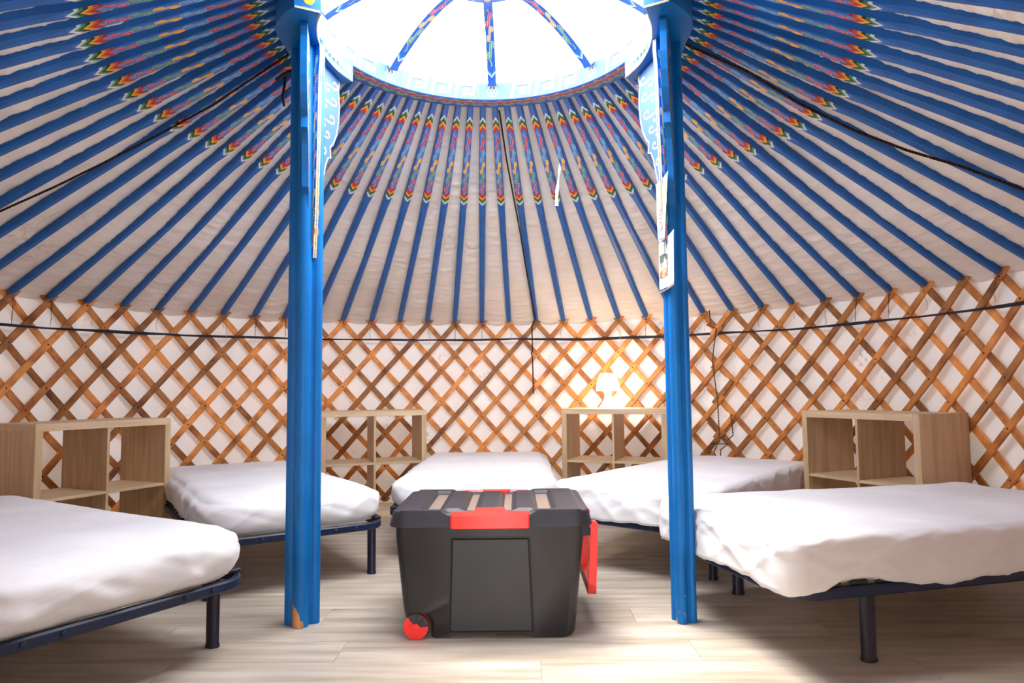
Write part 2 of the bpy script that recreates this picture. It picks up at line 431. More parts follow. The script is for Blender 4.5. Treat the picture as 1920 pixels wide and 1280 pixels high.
# ------------------------------------------------------------------ crown
crown = empty('skylight_ring', (CC.x, CC.y, ZR0)); tag(crown, 'round blue painted wooden roof ring with arched spokes, open to the sky', 'skylight')
def crel(a, r, z): return (r*sin(a), r*cos(a), z-ZR0)
rb = MB(); n = 120
rb.loft([[crel(2*pi*i/n, r, z) for i in range(n)] for r, z in ((RI, ZR0+.004), (RI, ZR1), (RI+.012, ZR1+.006), (RO, ZR1), (RO, ZR0), (RI+.004, ZR0), (RI, ZR0+.004))], cap=False)
rb.M = [1 if i < n else 0 for i in range(len(rb.F))]
link('ring', rb.mesh('ring', [M['ring_blue'], M['ring_face']], smooth=True, sharp=30), crown)
# fret pattern and medallions on the inner face (the face is 93 mm high)
fm_ = MB()
def inner(lift): return lambda u, v: crel(u/RI, RI-lift, ZR0+.008+v*.078)
MC = {'w': 0, 'g': 1, 'o': 2, 'r': 3, 'l': 4}
for s8 in range(8):
    ac = (s8*45)*pi/180*RI
    # medallion
    for rr, c in ((.030, 2),):
        for q in range(6):
            aa = q*pi/3; pts = [(ac+.018*cos(aa)+.011*cos(t*pi/5), .5+.25*sin(aa)+.14*sin(t*pi/5)) for t in range(11)]
            fm_.ribbon([(u, v) for u, v in pts], .004, lambda u, v: inner(.0012)(u, v), 2)
    for sg in (-1, 1):
        pts = [(ac+sg*(.062+.014*sin(pi*t/8)), t/8) for t in range(9)]
        fm_.ribbon(pts, .007, inner(.0012), 4)
    c = [1, 3, 4, 2][s8 % 4]
    for uidx in range(3):
        u0 = ac+.088+uidx*.130
        key = [(0, 0), (0, 1), (.84, 1), (.84, .26), (.42, .26), (.42, .62), (.60, .62)]
        pts = [(u0+.012+x*.106+(.016*y), .07+.86*y) for x, y in key]
        for wd, ml, lift in ((.0145, 0, .0010), (.0062, c, .0016)):
            for (a, b), (a2, b2) in zip(pts, pts[1:]):
                A2 = Vector((a, b*.078)); B2 = Vector((a2, b2*.078)); t = (B2-A2).normalized(); q = Vector((-t.y, t.x))*wd/2; A3 = A2-t*wd/2; B3 = B2+t*wd/2
                f = inner(lift); g = lambda p: f(p.x, p.y/.078)
                fm_.add([g(A3+q), g(B3+q), g(B3-q), g(A3-q)], [(0, 1, 2, 3)], ml)
link('fret_border', fm_.mesh('fret_border', [M['white_paint'], M['green_paint'], M['gold_paint'], M['magenta_paint'], M['ltblue_paint']], fix=False), crown)
# cloud border on the underside
ub = MB()
def under(lift): return lambda u, v: crel(u/.755, RI+.006+v*(RO-RI-.010), ZR0-lift)
tot = 2*pi*.755; nb = 58; wv = tot/nb
ub.loft([[under(.0006)(tot*i/240, v) for i in range(240)] for v in (.0, .66)], cap=False, mi=5)
for i in range(nb):
    u = i*wv
    ub.ribbon([(u+wv*t/8, .30+.17*(1-abs(t/4-1)**1.5)-.12) for t in range(9)], .0, under(.001), 0)
    def rib(pts, wd, lift, c):
        f = under(lift); H = (RO-RI-.010)
        P = [Vector((a, b*H)) for a, b in pts]
        ub.ribbon([tuple(p) for p in P], wd, lambda a, b: f(a, b/H), c)
    red = [(u+wv*(.08+.84*t/8), .22+.20*(abs(t/4-1)**1.4)) for t in range(9)]
    grn = [(u+wv*(.5+.10+.80*t/8), .74-.22*(abs(t/4-1)**1.4)) for t in range(9)]
    rib(red, .0150, .0010, 0); rib(red, .0115, .0014, 1)
    rib(grn, .0150, .0010, 0); rib(grn, .0105, .0014, 2)
    for dx in (-.018, .018): rib([(u+wv*.5+dx, .30), (u+wv*.5+dx*.6, .38)], .008, .0012, 1)
    rib([(u+wv*.38, .05), (u+wv*.62, .05)], .010, .0010, 3); rib([(u-wv*.12, .05), (u+wv*.12, .05)], .010, .0010, 1)
    rib([(u+wv*q/12, .12+.06*(q % 2)) for q in range(13)], .0022, .0014, 0)
link('cloud_border', ub.mesh('cloud_border', [M['white_paint'], M['magenta_paint'], M['green_paint'], M['gold_paint'], M['ring_blue'], M['band_grey']], fix=False), crown)
# hub
HZ = 2.675
hb = MB(); n = 64
hb.loft([[crel(2*pi*i/n, r, z) for i in range(n)] for r, z in ((.12, HZ), (.195, HZ), (.215, HZ+.012), (.215, HZ+.07), (.12, HZ+.075), (.12, HZ))], cap=False)
hub = link('hub', hb.mesh('hub', [M['ring_blue']], smooth=True, sharp=30), crown)
hd = MB()
for i in range(16):
    a = i*2*pi/16; c = i % 3+1
    pts = [(a*.18+.012*cos(t*pi/4), .160+.018*sin(t*pi/4)) for t in range(9)]
    hd.ribbon(pts, .010, lambda u, v: crel(u/.18, v, HZ-.0008), 0); hd.ribbon(pts, .006, lambda u, v: crel(u/.18, v, HZ-.0014), c)
    pts = [(a*.18+.035+.012*(t/4-1), .172-.012*abs(t/4-1)) for t in range(9)]
    hd.ribbon(pts, .005, lambda u, v: crel(u/.18, v, HZ-.0008), c)
link('painted_scrolls', hd.mesh('painted_scrolls', [M['white_paint'], M['gold_paint'], M['green_paint'], M['magenta_paint']], fix=False), hub)
# arched spokes
def spoke_meshes():
    sb = MB(); db = MB(); N = 16
    def cen(t):      # t 0 at the ring, 1 at the hub: (radius, z)
        r = RI-.012+(.20-(RI-.012))*t; z = ZR1-.012+(HZ+.03-(ZR1-.012))*(sin(t*pi/2)**.9)
        return r, z
    rings = []
    for i in range(N+1):
        t = i/N; r, z = cen(t); hw = .0215; hh = .022
        r2, z2 = cen(min(1, t+.02)); r1, z1 = cen(max(0, t-.02)); T = Vector((r2-r1, z2-z1)).normalized(); Nn = Vector((T.y, -T.x))
        if Nn.y < 0: Nn = -Nn
        rings.append([(sx*hw, r+Nn.x*sy*hh, z+Nn.y*sy*hh-ZR0) for sx, sy in ((-1, -1), (1, -1), (1, 1), (-1, 1))])
    sb.loft(rings)
    Lt = sqrt((RI-.2)**2+.17**2)
    def onsp(lift):
        def f(u, v):
            t = u/Lt; r, z = cen(t); r2, z2 = cen(min(1, t+.02)); r1, z1 = cen(max(0, t-.02)); T = Vector((r2-r1, z2-z1)).normalized(); Nn = Vector((T.y, -T.x))
            if Nn.y > 0: Nn = -Nn
            return (v, r+Nn.x*(.022+lift), z+Nn.y*(.022+lift)-ZR0)
        return f
    for a, b, c in ((.15, .25, 2), (.255, .345, 1), (.35, .44, 3)):
        pts = scroll(a, b, .026)
        db.ribbon(pts, .0105, onsp(.0006), 0); db.ribbon(pts, .007, onsp(.0012), c)
    for a, b, c in ((.105, .155, 2), (.435, .475, 3)):
        pts = [(a+(b-a)*i/8, .004*sin(2*pi*i/8)) for i in range(9)]
        db.ribbon(pts, .006, onsp(.0006), 0); db.ribbon(pts, .004, onsp(.0012), c)
    db.ribbon([(.075, -.019), (.05, 0), (.075, .019)], .006, onsp(.0008), 0)
    db.ribbon([(.084, -.019), (.059, 0), (.084, .019)], .007, onsp(.0008), 4)
    return sb.mesh('spoke', [M['ring_blue']]), db.mesh('painted_scrolls', [M['white_paint'], M['gold_paint'], M['green_paint'], M['magenta_paint'], M['ltblue_paint']], fix=False)
SM, SD = spoke_meshes()
for i in range(8):
    o = link('spoke', SM, crown, rot=(0, 0, -i*pi/4)); link('painted_scrolls', SD, o)

# ------------------------------------------------------------------ support posts
def make_post(side, base, rz, label):
    """side -1 left, +1 right; local +X points to the middle of the room after rz"""
    t = empty('support_post', (base[0], base[1], 0)); tag(t, label, 'post')
    shaft = MB()
    # clover section: four rounded beads round a square core
    pts = []
    for q in range(4):
        a0 = q*pi/2; off, rb_ = ((.036, .031) if q % 2 else (.047, .0215))
        for s_ in range(-6, 7):
            a = a0+s_*pi/9; pts.append((off*cos(a0)+rb_*cos(a), off*sin(a0)+rb_*sin(a)))
    sc = 1 if side < 0 else .74
    pts2 = [(sc*(u*cos(rz)-v*sin(rz)), sc*(u*sin(rz)+v*cos(rz))) for u, v in pts]
    shaft.prism(pts2, lambda u, v, d: (u, v, d), 0.001, 2.352)
    sh = link('shaft', shaft.mesh('shaft', [M['post_blue']], smooth=True, sharp=50), t)
    bt = MB(); ba = rz if side < 0 else rz+pi; cx_, cy_ = .047*cos(ba), .047*sin(ba)
    bt.prism([(cx_+.0205*cos(q*pi/8), cy_+.0205*sin(q*pi/8)) for q in range(16)], lambda u, v, d: (u, v, d), 2.352, 2.40)
    link('bead_top', bt.mesh('bead_top', [M['post_blue']], smooth=True, sharp=50), t)
    # capital: an arched board under the crown ring
    vec = Vector(base[:2])-CC; am = atan2(vec.x, vec.y); cb = MB(); N = 20; rings = []
    half = radians(25)
    loc0 = Vector((base[0], base[1], 0))
    def cp(a, r, z): return crownpt(a, r, z)-loc0
    for i in range(N+1):
        s_ = i/N*2-1; a = am+half*s_; ri = .690+.004*cos(s_*pi); ro = .795+.052*cos(s_*pi/2)**.6-.010*cos(s_*pi*2) if abs(s_) < .999 else .785
        rings.append([cp(a, ri, 2.350), cp(a, ro, 2.350), cp(a, ro, 2.436), cp(a, ri, 2.436)])
    cb.loft(rings)
    cap = link('capital', cb.mesh('capital', [M['post_blue']], smooth=True, sharp=25), t)
    eb = MB(); 
    for z0, z1 in ((2.3495, 2.3545), (2.3565, 2.3595)):
        eb.loft([[cp(am+half*(i/N*2-1), r, z) for r, z in ((.6885, z0), (.6885, z1), (.692, z1), (.692, z0))] for i in range(N+1)])
    for e in (-1, 1):
        a = am+(half+.0012)*e
        eb.add([cp(a, .69, 2.350), cp(a, .782, 2.350), cp(a, .782, 2.358), cp(a, .69, 2.358)], [(0, 1, 2, 3)])
    link('plywood_edge', eb.mesh('plywood_edge', [M['ply']]), cap)
    lb = MB()
    for i in range(15):
        a = am+half*((i+.5)/15*2-1)*.95; c = [1, 2, 3, 4][i % 4]
        for rad, cc, lf in ((.021, 0, .0008), (.0165, c, .0012), (.008, 0, .0016)):
            lb.add([cp(a+cos(q*pi/5)*rad/.69*.8, .686-lf, 2.398+sin(q*pi/5)*rad*(1.2 if sin(q*pi/5) > 0 else .9)) for q in range(10)], [tuple(range(10))], cc)
    for e in (-1, 1):   # lotus petal on the end of the board
        a = am+(half+.002)*e
        lb.add([cp(a, .70+.030+.026*cos(q*pi/6)*(1 if cos(q*pi/6) > 0 else .8), 2.40+.030*sin(q*pi/6)) for q in range(12)], [tuple(range(12))], 4)
        lb.add([cp(a, .77+.016*cos(q*pi/6), 2.41+.024*sin(q*pi/6)) for q in range(12)], [tuple(range(12))], 2)
    link('painted_petals', lb.mesh('painted_petals', [M['white_paint'], M['magenta_paint'], M['green_paint'], M['ltblue_paint'], M['yellow_paint']], fix=False), cap)
    # brackets: scalloped boards running out under the capital, front and back
    prof = [(.030, 2.349), (.285, 2.349), (.292, 2.33), (.280, 2.295), (.288, 2.27), (.292, 2.21), (.284, 2.14), (.262, 2.075), (.225, 2.02), (.200, 2.00), (.207, 1.955), (.180, 1.945), (.155, 1.905), (.138, 1.85), (.120, 1.80), (.112, 1.74), (.082, 1.72), (.075, 1.66), (.030, 1.64)]
    for e in (-1, 1):
        # end of the capital as target direction
        tgt = cp(am+half*e*.80, .742, 2.35); dr = Vector((tgt.x, tgt.y, 0)).normalized(); sd = Vector((-dr.y, dr.x, 0))
        if (e == 1) == (side == -1): pass
        ks = .84 if e*side > 0 else 1.0
        prof_ = [(u if u < .04 else u*ks, z) for u, z in prof]
        bb = MB(); bb.prism(prof_, lambda u, v, d: dr*u+Vector((0, 0, v))+sd*d, -.013, .013)
        br = link('bracket', bb.mesh('bracket', [M['bracket_blue'] if e*side < 0 else M['post_blue']]), t)
        dbm = MB()
        for sg in (-1, 1):
            def onb(lift, sg=sg): return lambda u, v: dr*u+Vector((0, 0, v))+sd*(sg*(.013+lift))
            outl = prof_[1:]
            inn = [(max(.04, u-.012), z) for u, z in outl]
            dbm.ribbon(inn, .007, onb(.0008), 1)
            for (u0, z0, u1, z1, wd, c) in ((.13, 2.28, .26, 2.28, .07, 1), (.10, 2.20, .25, 2.20, .07, 4), (.09, 2.11, .23, 2.11, .075, 3), (.08, 2.03, .18, 2.03, .06, 3), (.07, 1.95, .15, 1.95, .06, 2), (.06, 1.87, .12, 1.87, .06, 2)):
                P0 = scroll(0, 1, 1, n=26); P0 = [(ks*(u0+(u1-u0)*a), z0+wd*b) for a, b in P0]
                dbm.ribbon(P0, .0085, onb(.0008), 0); dbm.ribbon(P0, .0045, onb(.0012), c)
        link('painted_scrolls', dbm.mesh('painted_scrolls', [M['white_paint'], M['gold_paint'], M['green_paint'], M['magenta_paint'], M['ltblue_paint']], fix=False), br)
    # slim painted board facing the middle of the room
    inn = (Vector((CC.x, CC.y, 0))-loc0); inn.z = 0
    dr = Vector((-side*.80, -.60, 0)).normalized(); sd = Vector((-dr.y, dr.x, 0))
    pb = MB(); pb.prism([(.03, 2.349), (.088, 2.349), (.090, 2.30), (.082, 2.22), (.076, 1.9), (.066, 1.62), (.056, 1.46), (.03, 1.44)], lambda u, v, d: dr*u+Vector((0, 0, v))+sd*d, -.009, .009)
    bo = link('inner_board', pb.mesh('inner_board', [M['post_blue']]), t)
    pe = MB(); edge = [(.088, 2.349), (.090, 2.30), (.082, 2.22), (.076, 1.9), (.066, 1.62), (.056, 1.46)]
    for d0, d1 in ((-.0085, -.0015), (.0015, .0085)):
        pe.loft([[dr*(u+.0010)+Vector((0, 0, z))+sd*d for d in (d0, d1)] for u, z in edge], closed=False, cap=False)
    link('plywood_edge', pe.mesh('plywood_edge', [M['ply']]), bo)
    pd = MB()
    for sg in (-1, 1):
        z = 2.30; i = 0
        while z > 1.5:
            P0 = scroll(z-.075, z, .022); f = lambda u, v, sg=sg: dr*(.064-(2.3-u)*.012+v)+Vector((0, 0, u))+sd*sg*.0098
            pd.ribbon(P0, .009, f, 0); pd.ribbon(P0, .005, lambda u, v, f=f, sg=sg: f(u, v)+sd*sg*.0005, [2, 3, 4, 1][i % 4]); z -= .08; i += 1
    link('painted_scrolls', pd.mesh('painted_scrolls', [M['white_paint'], M['gold_paint'], M['green_paint'], M['magenta_paint'], M['ltblue_paint']], fix=False), bo)
    return t, pts2, cp, am, half
postL = make_post(-1, (-.627, -.0, 0), radians(8), 'left blue carved wooden post, large bare wood chip at its foot')
postR = make_post(1, (.889, -.0, 0), radians(-30), 'right blue carved wooden post with paper sheets tied to it')
def chip(post, prof, ang, zs, name='paint_chip'):
    """a bare patch that follows the rounded front bead"""
    t, pts2, *_ = post; mb = MB(); m = len(pts2)
    # index of outermost bead vertex nearest the given direction
    best = max(range(m), key=lambda i: pts2[i][0]*cos(ang)+pts2[i][1]*sin(ang))
    rows = []
    for z, l, r in zs:
        row = []
        for q in range(7):
            s_ = l+(r-l)*q/6; i = best+s_; i0 = int(math.floor(i)); fr = i-i0
            a = Vector(pts2[i0 % m]); b = Vector(pts2[(i0+1) % m]); p = a+(b-a)*fr; p = p*(1+.0009/p.length)
            row.append((p.x, p.y, z))
        rows.append(row)
    mb.loft(rows, closed=False, cap=False)
    link(name, mb.mesh(name, [M['chip']], smooth=True), t)
chip(postL, None, radians(-90), [(.002, -4.2, 1.6), (.025, -4.2, 1.4), (.030, -4.2, .3), (.05, -4.1, .1), (.075, -4.0, -1.3), (.092, -3.9, -3.1)])
chip(postR, None, radians(-90), [(.001, -4.4, -2.0), (.012, -4.2, -2.6), (.020, -3.9, -3.5)])
for zz, s_ in ((.045, -1.2), (.040, 1.0), (.030, 1.4), (.105, 1.8), (.001, 2.2)):
    chip(postR, None, radians(-90), [(zz, s_-.16, s_+.16), (zz+.006, s_-.2, s_+.2)])

# ------------------------------------------------------------------ lattice wall
TILT = .325     # radians of wall angle per metre of height
ZX = 1.470      # height of the topmost crossing
def slat_mesh(sign, r, z0, z1, seed, knots, wd=.040, th=.012):
    rnd = random.Random(seed); mb = MB(); N = 26; rings = []
    ph = rnd.random()*9
    for i in range(N+1):
        z = z0+(z1-z0)*i/N; a = sign*(z-ZX)*TILT
        a += .0022*noise.noise(Vector((z*3.1, ph, 2)))
        p = Vector((r*sin(a), r*cos(a), z)); hw = wd/2*(1+.12*noise.noise(Vector((z*9, ph, 0))))
        tg = Vector((sign*TILT*r*cos(a), -sign*TILT*r*sin(a), 1)).normalized(); nr = Vector((sin(a), cos(a), 0)); q = tg.cross(nr).normalized()
        h = th/2; b = .004
        rings.append([p+q*hw-nr*(h-b), p+q*(hw-b)-nr*h, p-q*(hw-b)-nr*h, p-q*hw-nr*(h-b), p-q*hw+nr*h, p+q*hw+nr*h])
    mb.loft(rings)
    if knots:
        m = 0
        while True:
            z = ZX - .129*m
            if z < z0+.02: break
            if m % 2 == seed % 2 or rnd.random() < .35:
                a = sign*(z-ZX)*TILT; ct = Vector(((r-th/2-.001)*sin(a), (r-th/2-.001)*cos(a), z)); s1 = Vector((cos(a), -sin(a), 0)); s2 = Vector((0, 0, 1)); nr = Vector((sin(a), cos(a), 0))
                k = 7; rad = .0042+.0018*rnd.random()
                V = [ct+s1*rad*cos(2*pi*i/k)+s2*rad*1.2*sin(2*pi*i/k) for i in range(k)]+[ct-nr*.003]
                mb.add(V, [(i, (i+1) % k, k) for i in range(k)], 1)
            m += 1
    return mb.mesh('slat', [M['slat'], M['knot']])
SL = {1: [slat_mesh(1, 2.752, .03, 1.545, s, True) for s in range(6)], -1: [slat_mesh(-1, 2.7655, .03, 1.54, s+10, False) for s in range(5)]}
def twine_mesh(seed):
    rnd = random.Random(seed); mb = MB(); r = 2.742
    def P(u, z, d=0): return (u, r-d, z)
    for q in range(3):
        z = ZX+.014*(q-1); mb.tube([P(-.026, z+.006, .0), P(-.01, z+.012, .008), P(.012, z-.008, .008), P(.028, z-.004, 0)], .0013, 5)
    for q in range(rnd.choice((1, 2, 3))):
        L = .05+.13*rnd.random(); dx = rnd.uniform(-.03, .04)
        mb.tube([P(.005*q, ZX, .010), P(.005*q+dx*.3, ZX-.3*L, .012), P(dx, ZX-.7*L, .013), P(dx+.01*rnd.uniform(-1, 1), ZX-L, .012)], .0012, 5)
    return mb.mesh('twine', [M['twine'] if seed % 3 else M['twine_dark']], smooth=True)
TW = [twine_mesh(s) for s in range(7)]
secs = [(-37, -7, 'honey wooden lattice wall section left of the left blue post'), (-6, 8, 'wooden lattice wall section between the two blue posts'), (9, 37, 'darker wooden lattice wall section right of the right blue post')]
rs = random.Random(4)
for si, (k0, k1, lab) in enumerate(secs):
    t = empty('lattice_panel', (WC.x, WC.y, 0)); tag(t, lab, 'lattice')
    for k in range(k0, k1+1):
        a = head_angle(k)
        for sg in (1, -1):
            # keep the doorway clear: skip slats that would run across it
            ab = a - sg*(ZX)*TILT
            lo, hi = DOOR[1]-2*pi+.02, DOOR[0]-.02
            if not (lo < a < hi and lo < ab < hi): continue
            me = SL[sg][rs.randrange(len(SL[sg]))]
            link('slat', me, t, rot=(0, 0, -a))
        if abs(a) < 1.75: link('twine', TW[k % 7], t, rot=(0, 0, -a))
    if si == 2:   # overlap where two sections are lashed together: short slat ends
        for i, z in enumerate((1.40, 1.142, .884, .626, .368)):
            for sg, dz, dk in ((1, .0, 8.62), (-1, -.05, 8.38), (1, -.11, 8.30)):
                me = slat_mesh(sg, 2.738 if sg > 0 else 2.780, ZX-.085, ZX+.085, 30+i, False, wd=.036)
                o = link('slat', me, t, rot=(0, 0, -head_angle(dk)), loc=(0, 0, z+dz-ZX))

# strap round the lattice
sb = MB(); sn = MB(); N = 260
for mb_, ph, wdt in ((sb, 0, .0085), (sn, 1.3, .006)):
    V = []; rows = []
    for i in range(N+1):
        a = -1.75+3.5*i/N; z = 1.336+.006*cos(a*3+1)-.020*abs(a)/1.2 + .010*noise.noise(Vector((a*5, ph, 0))); tw = a*9+ph*2+2*noise.noise(Vector((a*3, 1, ph)))
        c = wallpt(a, 2.736+.0015*ph, z); hw = wdt*(.75+.25*sin(a*4+ph)); u = Vector((0, 0, 1))*abs(cos(tw))*hw+Vector((sin(a), cos(a), 0))*sin(tw)*.003+Vector((0, 0, .0025)); nn = Vector((sin(a), cos(a), 0))*.0012
        rows.append([c+u-nn, c+u+nn, c-u+nn, c-u-nn])
    mb_.loft(rows)
st = empty('girdle_strap', (0, 0, 0)); tag(st, 'twisted black and navy strap running round the lattice near its top', 'strap')
link('black_band', sb.mesh('black_band', [M['strap_b']], smooth=True, sharp=40), st); link('navy_band', sn.mesh('navy_band', [M['strap_n']], smooth=True, sharp=40), st)

# ------------------------------------------------------------------ ropes
def rope(name, pts, r, mat, label, strands=3, twist=150, cat='rope'):
    mb = MB(); P = [Vector(p) for p in pts]
    # resample
    L = [0]
    for a, b in zip(P, P[1:]): L.append(L[-1]+(b-a).length)
    n = int(L[-1]/.006); Q = []
    for i in range(n+1):
        d = L[-1]*i/n; j = max(0, min(len(P)-2, next((q for q in range(len(L)-1) if L[q+1] >= d), len(P)-2)))
        Q.append(P[j]+(P[j+1]-P[j])*((d-L[j])/max(1e-6, L[j+1]-L[j])))
    for s_ in range(strands):
        W = []
        for i, q in enumerate(Q):
            t = (Q[min(i+1, n)]-Q[max(i-1, 0)]).normalized(); u = t.orthogonal().normalized() if abs(t.z) > .9 else Vector((0, 0, 1)).cross(t).normalized(); v = t.cross(u)
            ph = i*.006*twist+2*pi*s_/strands; W.append(q+(u*cos(ph)+v*sin(ph))*r*.55)
        mb.tube(W, r*.55, 5)
    o = link(name, mb.mesh(name, [mat], smooth=True)); 
    if label: tag(o, label, cat)
    return o
def along(k, t0, t1, drop=.03, n=14, k2=None):
    A = []
    for i in range(n+1):
        t = t0+(t1-t0)*i/n; kk = k+((k2 if k2 is not None else k)-k)*i/n
        a, b = pole_ends(kk); A.append(a+(b-a)*t-Vector((0, 0, drop)))
    return A
rope('roof_rope', [(0.153, 0.857, 2.437), (0.185, 1.2, 2.275), (0.259, 1.797, 1.998), (0.317, 2.329, 1.75), (0.384, 2.861, 1.503), wallpt(head_angle(1.85), 2.735, 1.45), wallpt(head_angle(1.86), 2.735, 1.24), wallpt(head_angle(1.82), 2.735, 1.22), wallpt(head_angle(1.86), 2.735, 1.18), wallpt(head_angle(1.87), 2.737, .88)], .0050, M['rope'], 'dark rope running down from the crown centre and hanging against the lattice')
rope('roof_rope', [(.93, .10, 2.43), (0.998, 0.111, 2.405), (1.24, 0.08, 2.270), (1.478, 0.124, 2.142), (1.699, 0.12, 2.022), (1.9, 0.076, 1.913), (2.078, 0.0, 1.815), (2.292, -0.055, 1.696), (2.55, -.12, 1.56)], .0058, M['rope'], 'dark braided rope slanting across the roof poles on the right')
rope('roof_rope', [(-.68, .12, 2.44), (-0.745, 0.135, 2.413), (-1.135, 0.231, 2.22), (-1.386, 0.26, 2.101), (-1.637, 0.277, 1.983), (-1.888, 0.283, 1.864), (-2.119, 0.273, 1.755), (-2.45, .25, 1.60)], .0050, M['rope'], 'dark braided rope slanting across the roof poles on the left')
a8 = head_angle(8.42)
lr = [wallpt(a8-.012, 2.725, 1.50), wallpt(a8-.010, 2.725, 1.40), wallpt(a8-.022, 2.725, 1.39), wallpt(a8+.006, 2.725, 1.36), wallpt(a8-.008, 2.725, 1.12), wallpt(a8+.004, 2.725, .80), wallpt(a8+.006, 2.725, .52), wallpt(a8-.02, 2.725, .50), wallpt(a8+.03, 2.72, .505), wallpt(a8+.008, 2.725, .46), wallpt(a8+.006, 2.725, .36), wallpt(a8-.012, 2.725, .44), wallpt(a8+.01, 2.722, .55), wallpt(a8+.028, 2.722, .53), wallpt(a8+.045, 2.722, .57), wallpt(a8+.040, 2.725, .72)]
rope('lashing_rope', lr, .0048, M['rope_tan'], 'thin brown rope lashing the lattice joint beside the right post', strands=2)

# dangling white strip of torn cotton
cs = MB(); rows = []
for i in range(31):
    t = i/30; z = 2.455-t*.455; x = .495+.012*sin(t*5)-.004*t; w_ = .006+.005*noise.noise(Vector((t*9, 3, 0)))+.004*(t > .7)
    yv = 1.24-.03*t
    tw = 2.2*noise.noise(Vector((t*4, 8, 1)))
    ux = Vector((cos(tw), sin(tw)*.6, 0))*w_; nn = Vector((0, .0008, 0)); c = Vector((x, yv, z))
    rows.append([c+ux-nn, c+ux+nn, c-ux+nn, c-ux-nn])
cs.loft(rows)
tag(link('cloth_strip', cs.mesh('cloth_strip', [M['clothstrip']], smooth=True, sharp=40)), 'torn white cotton strip dangling from the roof right of the central rope', 'cloth strip')

# black tie hanging beside the left post
tb = MB(); tb.tube([(-.80, .22, 2.36), (-.795, .2, 2.30), (-.80, .19, 2.24), (-.79, .18, 2.19)], .006, 6); tb.tube([(-.84, .22, 2.33), (-.80, .2, 2.345), (-.74, .2, 2.37)], .009, 6)
tag(link('black_tie', tb.mesh('black_tie', [M['black']], smooth=True)), 'black cord tie knotted on the roof behind the left post', 'tie')

# ------------------------------------------------------------------ papers on the right post
def sheet(name, corners, label, bend):
    """corners TL TR BR BL"""
    TL, TR, BR, BL = [Vector(c) for c in corners]; n = 10; nrm = (TR-TL).cross(BL-TL).normalized(); V = []; Fs = []
    def P(u, v): return (TL*(1-u)+TR*u)*(1-v)+(BL*(1-u)+BR*u)*v + nrm*bend*sin(pi*u)*(1-.6*v)
    for j in range(n+1):
        for i in range(n+1): V.append(P(i/n, j/n))
    for j in range(n):
        for i in range(n):
            q = j*(n+1)+i; Fs.append((q, q+1, q+n+2, q+n+1))
    o = link(name, mkmesh(name, V, Fs, [M['paper']], smooth=True)); tag(o, label, 'paper')
    so = o.modifiers.new('s', 'SOLIDIFY'); so.thickness = .0006; so.offset = 0
    return o, P, nrm
o1, P1, n1 = sheet('paper_sheet', [(.822, .006, 1.757), (.846, -.11, 1.778), (.838, -.055, 1.512), (.823, .0, 1.520)], 'narrow white paper with handwritten marks on the right post, the upper sheet', .006)
o2, P2, n2 = sheet('paper_sheet', [(.833, .03, 1.528), (.856, -.14, 1.536), (.852, -.14, 1.318), (.831, .03, 1.306)], 'white paper with a printed picture, the lower sheet on the right post', .010)
def mark(P, nrm, lst, parent, name, mat, wd=.0022):
    mb = MB(); sgn = 1 if nrm.x < 0 or nrm.y < 0 else -1
    for pts in lst:
        for (a, b), (c, d) in zip(pts, pts[1:]):
            A = P(a, b); B = P(c, d); t = (B-A).normalized(); q = t.cross(nrm).normalized()*wd
            for sg in (1, -1): mb.add([A+q+nrm*.001*sg, B+q+nrm*.001*sg, B-q+nrm*.001*sg, A-q+nrm*.001*sg], [(0, 1, 2, 3)])
    link(name, mb.mesh(name, [mat], fix=False), parent)
mark(P1, n1, [[(.2, .34), (.38, .25), (.55, .34)], [(.32, .28), (.44, .28)], [(.2, .5), (.5, .48)], [(.2, .57), (.5, .55)], [(.2, .64), (.5, .62)], [(.2, .71), (.5, .69)], [(.2, .80), (.35, .84), (.6, .80), (.65, .55)], [(.2, .1), (.5, .16)], [(.5, .1), (.2, .18)]], o1, 'handwriting', M['ink'])
def patch(P, nrm, u0, v0, u1, v1, parent, name, mat):
    mb = MB()
    for sg in (1, -1): mb.add([P(u, v)+nrm*.0011*sg for u, v in ((u0, v0), (u1, v0), (u1, v1), (u0, v1))], [(0, 1, 2, 3)])
    link(name, mb.mesh(name, [mat], fix=False), parent)
pm = vary(nmat('printed_picture', (150, 140, 130), .7), (70, 76, 70), (232, 226, 220), nscale=28, detail=6, lo=.42, hi=.6)
pt = nmat('picture_sky', (150, 178, 190), .7); pbw = vary(nmat('picture_ground', (180, 130, 96), .7), (120, 84, 62), (206, 160, 122), nscale=30)
patch(P2, n2, .04, .14, .5, .30, o2, 'picture_top', pt); patch(P2, n2, .04, .30, .5, .60, o2, 'picture_middle', pm); patch(P2, n2, .04, .60, .5, .74, o2, 'picture_bottom', pbw)
for z in (1.515, 1.318):
    tb = MB(); tb.tube([(.828, .02, z), (.832, -.02, z-.003), (.845, -.05, z+.002)], .0022, 5)
    tag(link('blue_tie', tb.mesh('blue_tie', [M['strap_n']])), 'short blue tie holding the %s of the printed sheet on the post' % ('top' if z > 1.4 else 'bottom'), 'tie')

